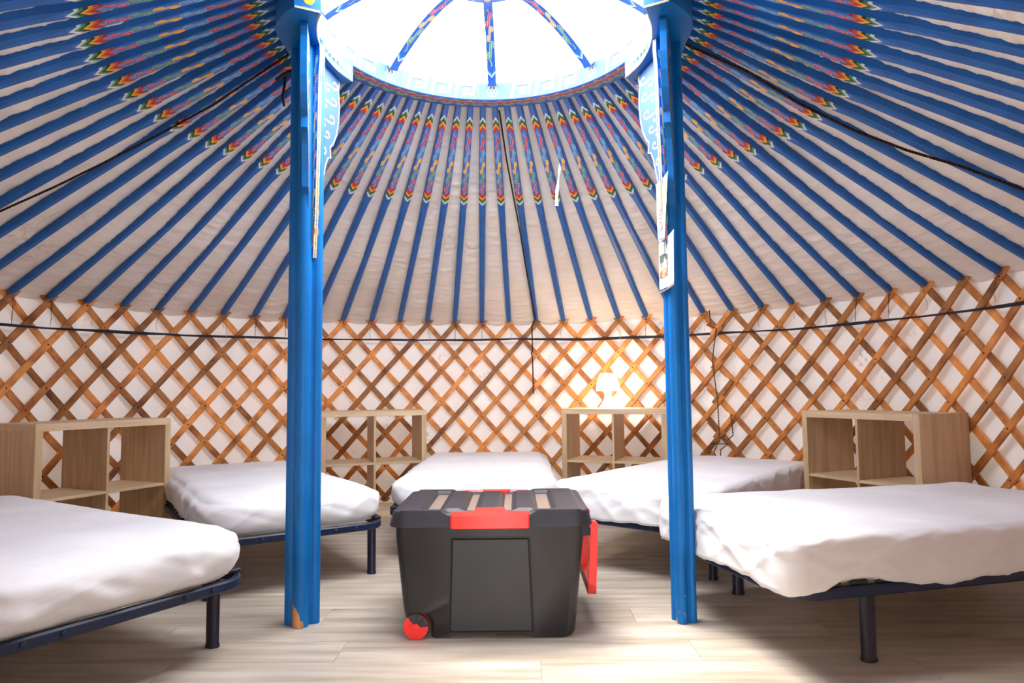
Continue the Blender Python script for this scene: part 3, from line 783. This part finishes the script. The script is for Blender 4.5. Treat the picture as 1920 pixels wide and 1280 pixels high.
# ------------------------------------------------------------------ shelf units
def make_shelf(x, y, a, label, tall=False):
    t = empty('cube_shelf', (x, y, 0), a); tag(t, label, 'shelf unit', 'oak cube shelf units along the wall')
    W, H, D, T, q = .77, .77, .388, .038, .016
    def part(name, lo, hi, m, l=None):
        o = link(name, MB().box(lo, hi, bev=.0012).mesh(name, [m]), t)
    e_ = T if tall else 0
    part('top_panel', (-W/2+e_, 0, H-T), (W/2-e_, D, H), M['oak_h']); part('bottom_panel', (-W/2+e_, 0, 0), (W/2-e_, D, T), M['oak_h'])
    for sg in (-1, 1):
        x0, x1 = (-W/2, -W/2+T) if sg < 0 else (W/2-T, W/2)
        part('side_panel', (x0, 0, T-(T if tall else 0)), (x1, D, H-T+(T if tall else 0)), M['oak_v'])
    part('divider', (-q/2, .004, T), (q/2, D, H-T), M['oak_v'])
    for sg in (-1, 1):
        x0, x1 = (-W/2+T, -q/2) if sg < 0 else (q/2, W/2-T)
        part('shelf_board', (x0, .004, H/2-q/2), (x1, D, H/2+q/2), M['oak_h'])
    return t
make_shelf(-1.987, .945, 1.1492, 'leftmost oak cube shelf, dark inside, behind the left front bed')
make_shelf(-.8195, 2.2776, .3433, 'oak cube shelf between the left post and the middle bed')
make_shelf(.9199, 2.2262, -.3409, 'oak cube shelf with the white lamp on top')
make_shelf(2.1374, 1.1212, -1.1513, 'rightmost oak cube shelf, behind the right front bed', tall=True)

# lamp
lt = empty('table_lamp', (.915, 2.415, .77)); tag(lt, 'small white lit table lamp on top of the cube shelf near the right post', 'lamp')
lb = MB(); n = 40
def lathe(mb, prof, n=40, mi=0):
    mb.loft([[(r*cos(2*pi*i/n), r*sin(2*pi*i/n), z) for i in range(n)] for r, z in prof], mi)
lathe(lb, [(.066, 0.0005), (.068, .006), (.064, .016), (.052, .03), (.040, .05), (.030, .075), (.024, .10), (.022, .125), (.022, .135), (.001, .136)])
link('lamp_base', lb.mesh('lamp_base', [M['lamp']], smooth=True, sharp=50), lt)
lb = MB(); lb.loft([[(r*cos(2*pi*i/n), r*sin(2*pi*i/n), z) for i in range(n)] for r, z in ((.086, .132), (.090, .133), (.076, .215), (.058, .262), (.055, .262), (.072, .214), (.086, .132))], cap=False)
lathe(lb, [(.026, .20), (.058, .258), (.058, .262), (.001, .263)])
link('lamp_shade', lb.mesh('lamp_shade', [M['shade']], smooth=True, sharp=50), lt)
# ------------------------------------------------------------------ beds
def mattress_mesh(L, W, seed, z0=.274, z1=.438, rt=.035, rb=.03, rc=.09, bulge=.012, flare=0.0, hem=.012, dent=None, lift=None):
    bm = bmesh.new(); nx, ny, nz = int(L/.013), int(W/.013), 14
    V = {}
    def vert(i, j, k):
        if (i, j, k) not in V:
            V[(i, j, k)] = bm.verts.new((L*i/nx, W*j/ny, z0+(z1-z0)*k/nz))
        return V[(i, j, k)]
    for i in range(nx):
        for j in range(ny):
            for k in (0, nz):
                f = (vert(i, j, k), vert(i+1, j, k), vert(i+1, j+1, k), vert(i, j+1, k)); bm.faces.new(f if k else f[::-1])
    for i in range(nx):
        for k in range(nz):
            for j in (0, ny):
                f = (vert(i, j, k), vert(i+1, j, k), vert(i+1, j, k+1), vert(i, j, k+1)); bm.faces.new(f if j == 0 else f[::-1])
    for j in range(ny):
        for k in range(nz):
            for i in (0, nx):
                f = (vert(i, j, k), vert(i, j+1, k), vert(i, j+1, k+1), vert(i, j, k+1)); bm.faces.new(f if i else f[::-1])
    s = seed*17.3; nn = noise.noise; R_ = max(rc, rt)+.001
    for v in bm.verts:
        x, y, z = v.co; u = (z-z0)/(z1-z0)
        cx = min(max(x, R_), L-R_); cy = min(max(y, R_), W-R_); dx, dy = x-cx, y-cy; dn = sqrt(dx*dx+dy*dy); dl = max(abs(dx), abs(dy))
        if dn > 1e-6: nv = Vector((dx/dn, dy/dn, 0))
        else: nv = Vector((0, 0, 0))
        rad = dl                      # 0 at the core, R_ on the outline
        din = R_-rad if dn > 1e-6 else R_
        # round the top and bottom edges
        zz = z; rr_ = rad
        for r_, dz, sg in ((rt, z1-z, 1), (rb, z-z0, -1)):
            if din < r_ and dz < r_:
                a_, b_ = r_-din, r_-dz; m_ = max(a_, b_); h_ = sqrt(a_*a_+b_*b_)
                if h_ > 1e-9: rr_ = rad-(a_-a_*m_/h_); zz = z-sg*(b_-b_*m_/h_)
        p = Vector((cx, cy, zz))+nv*rr_
        sd = sstep(.045, 0, din)
        al = x+y
        side_u = 1-(2*u-1)**2
        rg = lambda v, k: max(0, 1-k*abs(v))**2
        c1 = rg(nn(Vector((al*3.2-z*4, z*3, s+1))), 3); c2 = rg(nn(Vector((al*6+z*9, z*4, s+4))), 3.2); c3 = rg(nn(Vector((al*5-z*13, z*3, s+9))), 3.4)
        d = bulge*side_u+.010*nn(Vector((al*2.4, z*4, s)))+.008*c1+.006*c2-.005*c3+flare*(1-u)
        p += nv*sd*d
        if u < .25:
            w_ = sd*(1-u/.25); p.z -= hem*w_*(.5+nn(Vector((al*4, s, 1)))+.5*nn(Vector((al*17, s, 2)))+.25*abs(nn(Vector((al*26, s, 3)))))
            p -= nv*w_*.004
        if u > .6:
            e = sstep(.0, .16, min(x, L-x, y, W-y)); q = (u-.6)/.4
            p.z += q*(-.006*(1-e)+.005*nn(Vector((x*1.8, y*2.0, s)))+.003*nn(Vector((x*2+y, y*7, s+3)))-.0012*(max(0, 1-4*abs(nn(Vector((x*5+y*3, y*9-x*2, s+5)))))**2))
            p.z -= q*.006*sstep(.10, 0, din)*abs(nn(Vector((al*7, s, 6))))
        if dent:
            dy_ = p.y-dent[1]
            if abs(dy_) < dent[2]: p.x = max(p.x, dent[0]+sqrt(dent[2]**2-dy_*dy_))
        if lift and u < .5:
            g = (1-u/.5)*math.exp(-((p.x-lift[0])**2+(p.y-lift[1])**2)/lift[2]**2); p.z += lift[3]*g*sd
        v.co = p
    me = bpy.data.meshes.new('mattress'); bm.to_mesh(me); bm.free(); me.materials.append(M['sheet'])
    me.polygons.foreach_set('use_smooth', [True]*len(me.polygons)); return me

def make_bed(fx, fy, u, v, L, W, seed, labs, over=.045, legin=.20, zf=.27, ly0=.035, moff=(.005, .005), mL=-.01, mW=-.01, mk={}):
    """fx, fy: the foot corner from which the length axis u (angle) and the width axis v = u +- 90 degrees run"""
    sgn = 1 if v == 'left' else -1
    t = empty('bed_frame', (fx, fy, 0), u); tag(t, labs[0], 'bed frame', 'slatted navy bed frames')
    Y = lambda q: sgn*q
    # frame tube: rounded rectangle
    x0, x1, y0, y1 = -over, L, .0, W; rc = .10; path = []
    for cx, cy, a0 in ((x1-rc, y1-rc, 0), (x0+rc, y1-rc, pi/2), (x0+rc, y0+rc, pi), (x1-rc, y0+rc, 1.5*pi)):
        for q in range(9): a = a0+q*pi/16; path.append((cx+rc*cos(a), cy+rc*sin(a)))
    def loopm(path, hw, za, zb, off=0):
        rings = [[], [], [], [], [], [], [], []]; n = len(path); mb = MB(); out = []
        sec = [(hw, za+.006), (hw, zb-.006), (hw-.006, zb), (-hw+.006, zb), (-hw, zb-.006), (-hw, za+.006), (-hw+.006, za), (hw-.006, za)]
        for i in range(n):
            a = Vector(path[i-1]); b = Vector(path[(i+1) % n]); tt = (b-a).normalized(); q = Vector((tt.y, -tt.x))
            out.append([(path[i][0]+q.x*s, Y(path[i][1]+q.y*s), z) for s, z in sec])
        out.append(out[0]); mb.loft(out, cap=False); return mb
    fr = link('side_frame', loopm(path, .014, zf-.036, zf).mesh('side_frame', [M['navy']], smooth=True, sharp=40), t)
    cr = MB()
    for xx in (L*.36, L*.64): cr.box((xx-.013, min(Y(y0), Y(y1)), zf-.034), (xx+.013, max(Y(y0), Y(y1)), zf-.006))
    link('crossbar', cr.mesh('crossbar', [M['navy']]), t)
    rv = MB(); rings = []
    for r_, d in ((.010, 0), (.010, -.004), (.006, -.007)):
        rings.append([(d, r_*cos(q*pi/5), r_*sin(q*pi/5)) for q in range(10)])
    rv.loft(rings); rvm = rv.mesh('bolt', [M['navy']], smooth=True, sharp=40)
    for yy in (.15, W-.15, .25, W-.25): link('bolt', rvm, fr, loc=(-over-.014, Y(yy), zf-.018))
    # legs
    for lx in (legin, L-legin):
        for ly in (ly0, W-ly0):
            lg = MB(); rings = []
            for z, s in ((.001, 1.12), (.010, 1.12), (.014, 1.0), (zf-.034, 1.04)):
                rings.append([((.026*s)*cos(q*pi/10), (.020*s)*sin(q*pi/10), z) for q in range(20)])
            lg.loft(rings); link('leg', lg.mesh('leg', [M['navy_leg']], smooth=True, sharp=40), t, loc=(lx, Y(ly), 0))
    # slats with rubber end holders
    ns = 16; sm = MB(); N = 8
    rings = []
    for i in range(N+1):
        yy = .02+(W-.04)*i/N; b = .004*sin(pi*i/N)
        rings.append([(-.026, Y(yy), .0+b), (.026, Y(yy), .0+b), (.026, Y(yy), .008+b), (-.026, Y(yy), .008+b)])
    sm.loft(rings); smm = sm.mesh('slat', [M['birch']])
    hms = []
    for c0, c1 in ((-.006, .045), (W-.045, W+.006)):
        a, b = sorted((Y(c0), Y(c1))); hm = MB(); hm.box((-.031, a, -.003), (.031, b, .011), bev=.003); hms.append(hm.mesh('end_holder', [M['black']]))
    for i in range(ns):
        xx = .035+(L-.11)*i/(ns-1)
        s_ = link('slat', smm, t, loc=(xx, 0, zf+.004)); link('end_holder', hms[0], s_); link('end_holder', hms[1], s_)
    mk = dict(mk)
    if 'dent' in mk:
        wx, wy, r_ = mk['dent']; ox, oy = moff[0], sgn*moff[1]
        lx, ly_ = wx-fx, wy-fy; a_ = lx*cos(u)+ly_*sin(u)-ox; b_ = (-lx*sin(u)+ly_*cos(u)-oy)*sgn; mk['dent'] = (a_, b_, r_)
    m = link('mattress', mattress_mesh(L+mL, W+mW, seed, **mk))
    m.rotation_euler = (0, 0, u)
    if sgn < 0: m.scale = (1, -1, 1)
    m.location = Vector((fx, fy, 0))+Vector((cos(u)*moff[0]-sin(u)*sgn*moff[1], sin(u)*moff[0]+cos(u)*sgn*moff[1], 0))
    tag(m, labs[1], 'mattress', 'mattresses in white fitted sheets')
soft = dict(rt=.055, rb=.05, rc=.13, bulge=.022, hem=.010)
crisp = dict(rt=.028, rb=.004, rc=.06, bulge=.0, flare=.012, hem=.016, z0=.280)
make_bed(-.765, -.275, radians(149.5), 'left', 1.70, .87, 1, ('navy slatted bed frame at the front left, cut by the frame edge', 'white sheeted mattress at the front left'), legin=.11, ly0=.03, moff=(-.050, .012), mL=.03, mW=-.01, mk=dict(soft, z0=.268, z1=.445))
make_bed(-.465, .735, radians(123.5), 'left', 1.75, .84, 2, ('navy slatted bed frame behind the left blue post', 'white sheeted mattress behind the left blue post'), over=.05, legin=.03, moff=(-.035, .0), mL=.03, mW=-.01, mk=dict(soft, z0=.268))
make_bed(.435, 1.02, radians(90), 'left', 1.66, .90, 3, ('navy slatted bed frame in the middle behind the black trunk', 'white sheeted mattress in the middle behind the black trunk'), legin=.14, moff=(-.02, 0), mL=.01, mk=dict(soft, z0=.268))
make_bed(.415, .93, radians(51.5), 'right', 1.73, .84, 4, ('navy slatted bed frame behind the right blue post', 'white sheeted mattress running behind the right blue post, below the lamp shelf'), over=.0, moff=(-.015, -.012), mL=.02, mW=.02, mk=dict(crisp, rt=.035, rc=.09, z0=.268))
make_bed(1.120, -.545, radians(14.7), 'left', 1.64, .90, 5, ('navy slatted bed frame at the front right, round leg in front', 'white sheeted mattress at the front right'), over=.0, legin=.315, ly0=.06, moff=(-.035, -.010), mL=.03, mW=.03, mk=dict(crisp, z0=.270, z1=.442, dent=(.889, 0, .058), lift=(.26, .0, .13, .034)))

# ------------------------------------------------------------------ storage trunk
TR = empty('storage_trunk', (.132, .082, 0), radians(0.3)); tag(TR, 'charcoal plastic wheeled storage trunk with red latches, handle and wheel', 'storage trunk')
WH = (-.278, -.262, .046)          # wheel centre, local
def trunk_body():
    out = [(-.356, .412), (-.354, .36), (-.330, .112)]
    for q in range(7):      # wheel arch
        a = radians(150-q*23); out.append((WH[0]+.051*cos(a), WH[2]+.051*sin(a)))
    out += [(-.226, .004), (-.222, .001), (-.166, .001), (-.161, .005), (-.158, .020), (.158, .020), (.162, .004), (.166, .001), (.285, .001), (.302, .006), (.312, .020), (.347, .36), (.350, .412)]
    mb = MB(); rings = []; cx = 0
    secs_ = [(0, .030), (.004, .018), (.012, .008), (.028, 0), (.49, 0), (.506, .008), (.516, .018), (.520, .030)]
    for d, ins in secs_:
        ring = []
        for x, z in out:
            s = 1-ins/.34; tp = .020*(z/.4)
            yy = -.260+d; yy += (-tp if d < .26 else tp)
            ring.append((x*s, yy, z if z > .03 or ins == 0 else z))
        rings.append(ring)
    mb.loft(rings); return mb.mesh('body', [M['trunk']], smooth=True, sharp=35)
link('body', trunk_body(), TR)
# centre panel; black strips on the face stand for the shadow in its gap
def yf(z): return -.260-.020*(z/.4)
pp = MB(); outer_ = [(-.156, .022), (.156, .022), (.143, .368), (-.143, .368)]
gv = MB()
for (a, b), (c, d) in (((-.159, .020), (-.146, .372)), ((.159, .020), (.146, .372)), ((-.146, .372), (.146, .372))):
    n_ = 6; rows = []
    for i in range(n_+1):
        x = a+(c-a)*i/n_; z = b+(d-b)*i/n_
        if abs(c-a) < .1: rows.append([(x-.0028, yf(z)-.0012, z), (x+.0028, yf(z)-.0012, z)])
        else: rows.append([(x, yf(z)-.0012, z-.0015), (x, yf(z)-.0012, z+.0015)])
    gv.loft(rows, closed=False, cap=False)
link('panel_gap_shadow', gv.mesh('panel_gap_shadow', [M['groove']], fix=False), TR)
ins = [(-.149, .030), (.149, .030), (.138, .363), (-.138, .363)]
V = [(x, yf(z)-.0005, z) for x, z in outer_] + [(x, yf(z)-.006, z) for x, z in ins]
pp.add(V, [(4, 5, 6, 7), (0, 1, 5, 4), (1, 2, 6, 5), (2, 3, 7, 6), (3, 0, 4, 7)])
link('front_panel', pp.mesh('front_panel', [M['trunk']]), TR)
# flared rim under the lid
# lid: height field with four sunken strips
def trunk_lid():
    hx, hy = .374, .292; nx, ny = 150, 70; mb = MB(); V = []; Fs = []; fm = []
    chans = [-.222, -.078, .062, .205]; cw = (.027, .020, .020, .027)
    def H(x, y):
        z = .470
        # channels running front to back
        for c, hw in zip(chans, cw):
            d = abs(x-c); m = sstep(hw+.020, hw, d)
            m *= sstep(.245, .225, abs(y))
            z -= .014*m
        # cut for the latches in the front and back edge
        m = sstep(.185, .150, abs(x+.006))*sstep(.225, .245, abs(y)); z = min(z, 0.470-.013*m) if m > 0 else z
        # ends step down slightly
        z -= .005*sstep(.335, .345, abs(x))
        return z
    def rr(x, y, hx, hy, rc):
        cx = min(max(x, -hx+rc), hx-rc); cy = min(max(y, -hy+rc), hy-rc); dx, dy = x-cx, y-cy; dl = max(abs(dx), abs(dy)); dn = sqrt(dx*dx+dy*dy)
        if dn > 1e-9: return cx+dx*dl/dn, cy+dy*dl/dn
        return x, y
    kx, ky = .366, .272
    for j in range(ny+1):
        for i in range(nx+1):
            x, y = rr((i/nx*2-1)*kx, (j/ny*2-1)*ky, kx, ky, .05); V.append((x, y, H(x, y)))
    for j in range(ny):
        for i in range(nx):
            q = j*(nx+1)+i; Fs.append((q, q+1, q+nx+2, q+nx+1))
            xm, ym = V[q][0]+.002, V[q][1]; 
            fm.append(1 if any(abs(xm-c) < hw-.004 for c, hw in zip(chans, cw)) and abs(ym) < .20 else 0)
    # skirt
    bd = [j for j in range(nx+1)] + [(j+1)*(nx+1)-1 for j in range(1, ny+1)] + [ny*(nx+1)+i for i in range(nx-1, -1, -1)] + [j*(nx+1) for j in range(ny-1, 0, -1)]
    prev = bd
    for s, z in ((1.010, .460), (1.016, .450), (1.034, .416), (1.036, .410), (1.0, .410)):
        cur = []
        for b in bd:
            x, y, zz = V[b]; n_ = Vector((x, y)); cx = min(max(x, -kx+.05), kx-.05); cy = min(max(y, -ky+.05), ky-.05); d = Vector((x-cx, y-cy)); d = d.normalized() if d.length > 1e-9 else Vector((0, 0))
            o_ = (s-1)*.5; z2 = min(z, zz-.003) if z > .42 else z
            V.append((x+d.x*o_, y+d.y*o_, z2)); cur.append(len(V)-1)
        m_ = len(bd)
        for i in range(m_): Fs.append((prev[i], cur[i], cur[(i+1) % m_], prev[(i+1) % m_])); fm.append(0)
        prev = cur
    mb.add(V, Fs); mb.M = fm
    return mb.mesh('lid', [M['trunk_lid'], M['smoke']], smooth=True, sharp=28)
lid = link('lid', trunk_lid(), TR)
for sg in (-1, 1):   # notches at the lid's ends
    link('notch', MB().box((sg*.362-.009, .095, .452), (sg*.362+.009, .107, .4605)).mesh('notch', [M['groove']]), lid)
# latches
def latch(sg):
    mb = MB(); yb = -.290
    prof = [(-.300, .398), (-.309, .402), (-.307, .446), (-.300, .455), (-.268, .458), (-.262, .452), (-.285, .44), (-.287, .40)]
    rings = []
    for x, s in ((-.150, .82), (-.146, .97), (-.142, 1), (.134, 1), (.138, .97), (.142, .82)):
        cy_, cz_ = -.289, .428
        rings.append([(x, cy_+(y-cy_)*s, cz_+(z-cz_)*s) for y, z in prof])
    mb.loft(rings)
    tb_ = [(-.073, -.289, .456), (.066, -.289, .456), (.053, -.262, .463), (-.062, -.262, .463)]
    V = [(x, y, z) for x, y, z in tb_]+[(x, y, z-.018) for x, y, z in tb_]+[(-.056, -.215, .463), (.047, -.215, .463), (-.056, -.215, .448), (.047, -.215, .448)]
    mb.add(V, [(0, 1, 2, 3), (3, 2, 9, 8), (8, 9, 11, 10), (0, 3, 7, 4), (1, 5, 6, 2), (3, 8, 10, 7), (2, 6, 11, 9), (4, 7, 6, 5), (7, 10, 11, 6)])
    me = mb.mesh('latch', [M['red']], smooth=True, sharp=25)
    link('latch', me, TR, rot=(0, 0, 0 if sg < 0 else pi), loc=(.004, 0, .007))
latch(-1); latch(1)
# wheel, fender and hub
def disc(mb, c, r, y0, y1, mi=0, n=32, a0=0, a1=2*pi, r0=0, bev=0):
    full = abs(a1-a0-2*pi) < 1e-6
    A = [a0+(a1-a0)*i/n for i in range(n if full else n+1)]
    pts = [(c[0]+r*cos(a), c[2]+r*sin(a)) for a in A]
    if not full: pts += [(c[0]+r0*cos(a), c[2]+r0*sin(a)) for a in A[::-1]]
    mb.prism(pts, lambda u, v, d: (u, d, v), y0, y1, mi)
for yy, flip in ((-.272, 1), (.272, -1)):
    wt = MB(); y0, y1 = (yy, yy+.03) if flip > 0 else (yy-.03, yy)
    disc(wt, WH, .0455, y0, y1); whl = link('wheel', wt.mesh('wheel', [M['red']], smooth=True, sharp=40), TR)
    yo = yy-.004*flip
    hb_ = MB(); disc(hb_, WH, .0145, min(yo-.006*flip, yy), max(yo-.006*flip, yy)); link('hub_cap', hb_.mesh('hub_cap', [M['red']], smooth=True, sharp=40), whl)
    fb_ = MB(); a0, a1 = (radians(5), radians(128)) if flip > 0 else (radians(52), radians(175))
    disc(fb_, WH, .0475, min(yo, yy+.002*flip), max(yo, yy+.002*flip), a0=a0, a1=a1, r0=.012, n=20)
    for q in (.34, .62):
        a = a0+(a1-a0)*q; d = Vector((cos(a), 0, sin(a))); p = Vector((-sin(a), 0, cos(a)))
        A_ = Vector((WH[0], yo-.0025*flip, WH[2]))
        fb_.add([A_+d*.014+p*.0018, A_+d*.045+p*.003, A_+d*.045-p*.003, A_+d*.014-p*.0018], [(0, 1, 2, 3)], 1)
    for q0, q1 in ((.98, 1.0), (0, .02)):
        disc(fb_, WH, .047, yo-.002, yo+.001, 1, 2, a0+(a1-a0)*q0, a0+(a1-a0)*q1, .014)
    link('wheel_guard', fb_.mesh('wheel_guard', [M['trunk'], M['groove']]), TR)
# pull handle at the right end
hb2 = MB()
for yy in (-.125, .125):
    link('handle_lug', MB().box((.338, yy-.016, .345), (.388, yy+.016, .398), bev=.004).mesh('handle_lug', [M['trunk_lid']]), TR)
tx, bx, zt, zb = .402, .384, .392, .128
for sg in (-1, 1):
    ya, yb_ = sorted((sg*.145, sg*.163))
    V = [(tx-.016, ya, zt), (tx+.012, ya, zt-.004), (bx+.018, ya, zb), (bx-.014, ya, zb), (tx-.016, yb_, zt), (tx+.012, yb_, zt-.004), (bx+.018, yb_, zb), (bx-.014, yb_, zb)]
    hb2.add(V, [(0, 1, 2, 3), (7, 6, 5, 4), (0, 4, 5, 1), (1, 5, 6, 2), (2, 6, 7, 3), (3, 7, 4, 0)])
    disc(hb2, (tx-.004, 0, .388), .017, ya-.003, yb_+.003, n=20)
V0 = [(bx-.014, -.163, zb), (bx+.018, -.163, zb), (bx+.020, -.163, zb+.030), (bx-.012, -.163, zb+.038)]
hb2.add(V0+[(x, .163, z) for x, y, z in V0], [(0, 1, 2, 3), (7, 6, 5, 4), (0, 4, 5, 1), (1, 5, 6, 2), (2, 6, 7, 3), (3, 7, 4, 0)])
link('pull_handle', hb2.mesh('pull_handle', [M['red']]), TR)

# ------------------------------------------------------------------ doorway behind the camera
df = MB(); za = 1.48
for a in (DOOR[0], DOOR[1]):
    p = wallpt(a, 2.80, 0); df.box((p.x-.03, p.y-.05, 0), (p.x+.03, p.y+.05, za))
pa, pb_ = wallpt(DOOR[0], 2.80, 0), wallpt(DOOR[1], 2.80, 0)
df.box((min(pa.x, pb_.x)-.03, pa.y-.05, za), (max(pa.x, pb_.x)+.03, pa.y+.05, za+.06))
tag(link('door_1', df.mesh('door_1', [M['post_blue']])), kind='structure')
# added unseen canvas enclosure round the camera, to cut light through the doorway
pb_ = MB()
pb_.box((-.95, -4.1, 0), (-.93, -2.62, 1.95)); pb_.box((1.43, -4.1, 0), (1.45, -2.62, 1.95)); pb_.box((-.95, -4.12, 0), (-.05, -4.10, 1.95)); pb_.box((.55, -4.12, 0), (1.45, -4.10, 1.95)); pb_.box((-.05, -4.12, 1.60), (.55, -4.10, 1.95)); pb_.box((-.95, -4.12, 1.95), (1.45, -2.55, 1.97))
pb_.box((-.95, -2.66, 0), (-.16, -2.64, 1.95)); pb_.box((.64, -2.66, 0), (1.45, -2.64, 1.95)); pb_.box((-.95, -2.66, 1.50), (1.45, -2.64, 1.95))
tag(link('wall_light_screen', pb_.mesh('wall_light_screen', [M['roof_canvas']])), kind='structure')
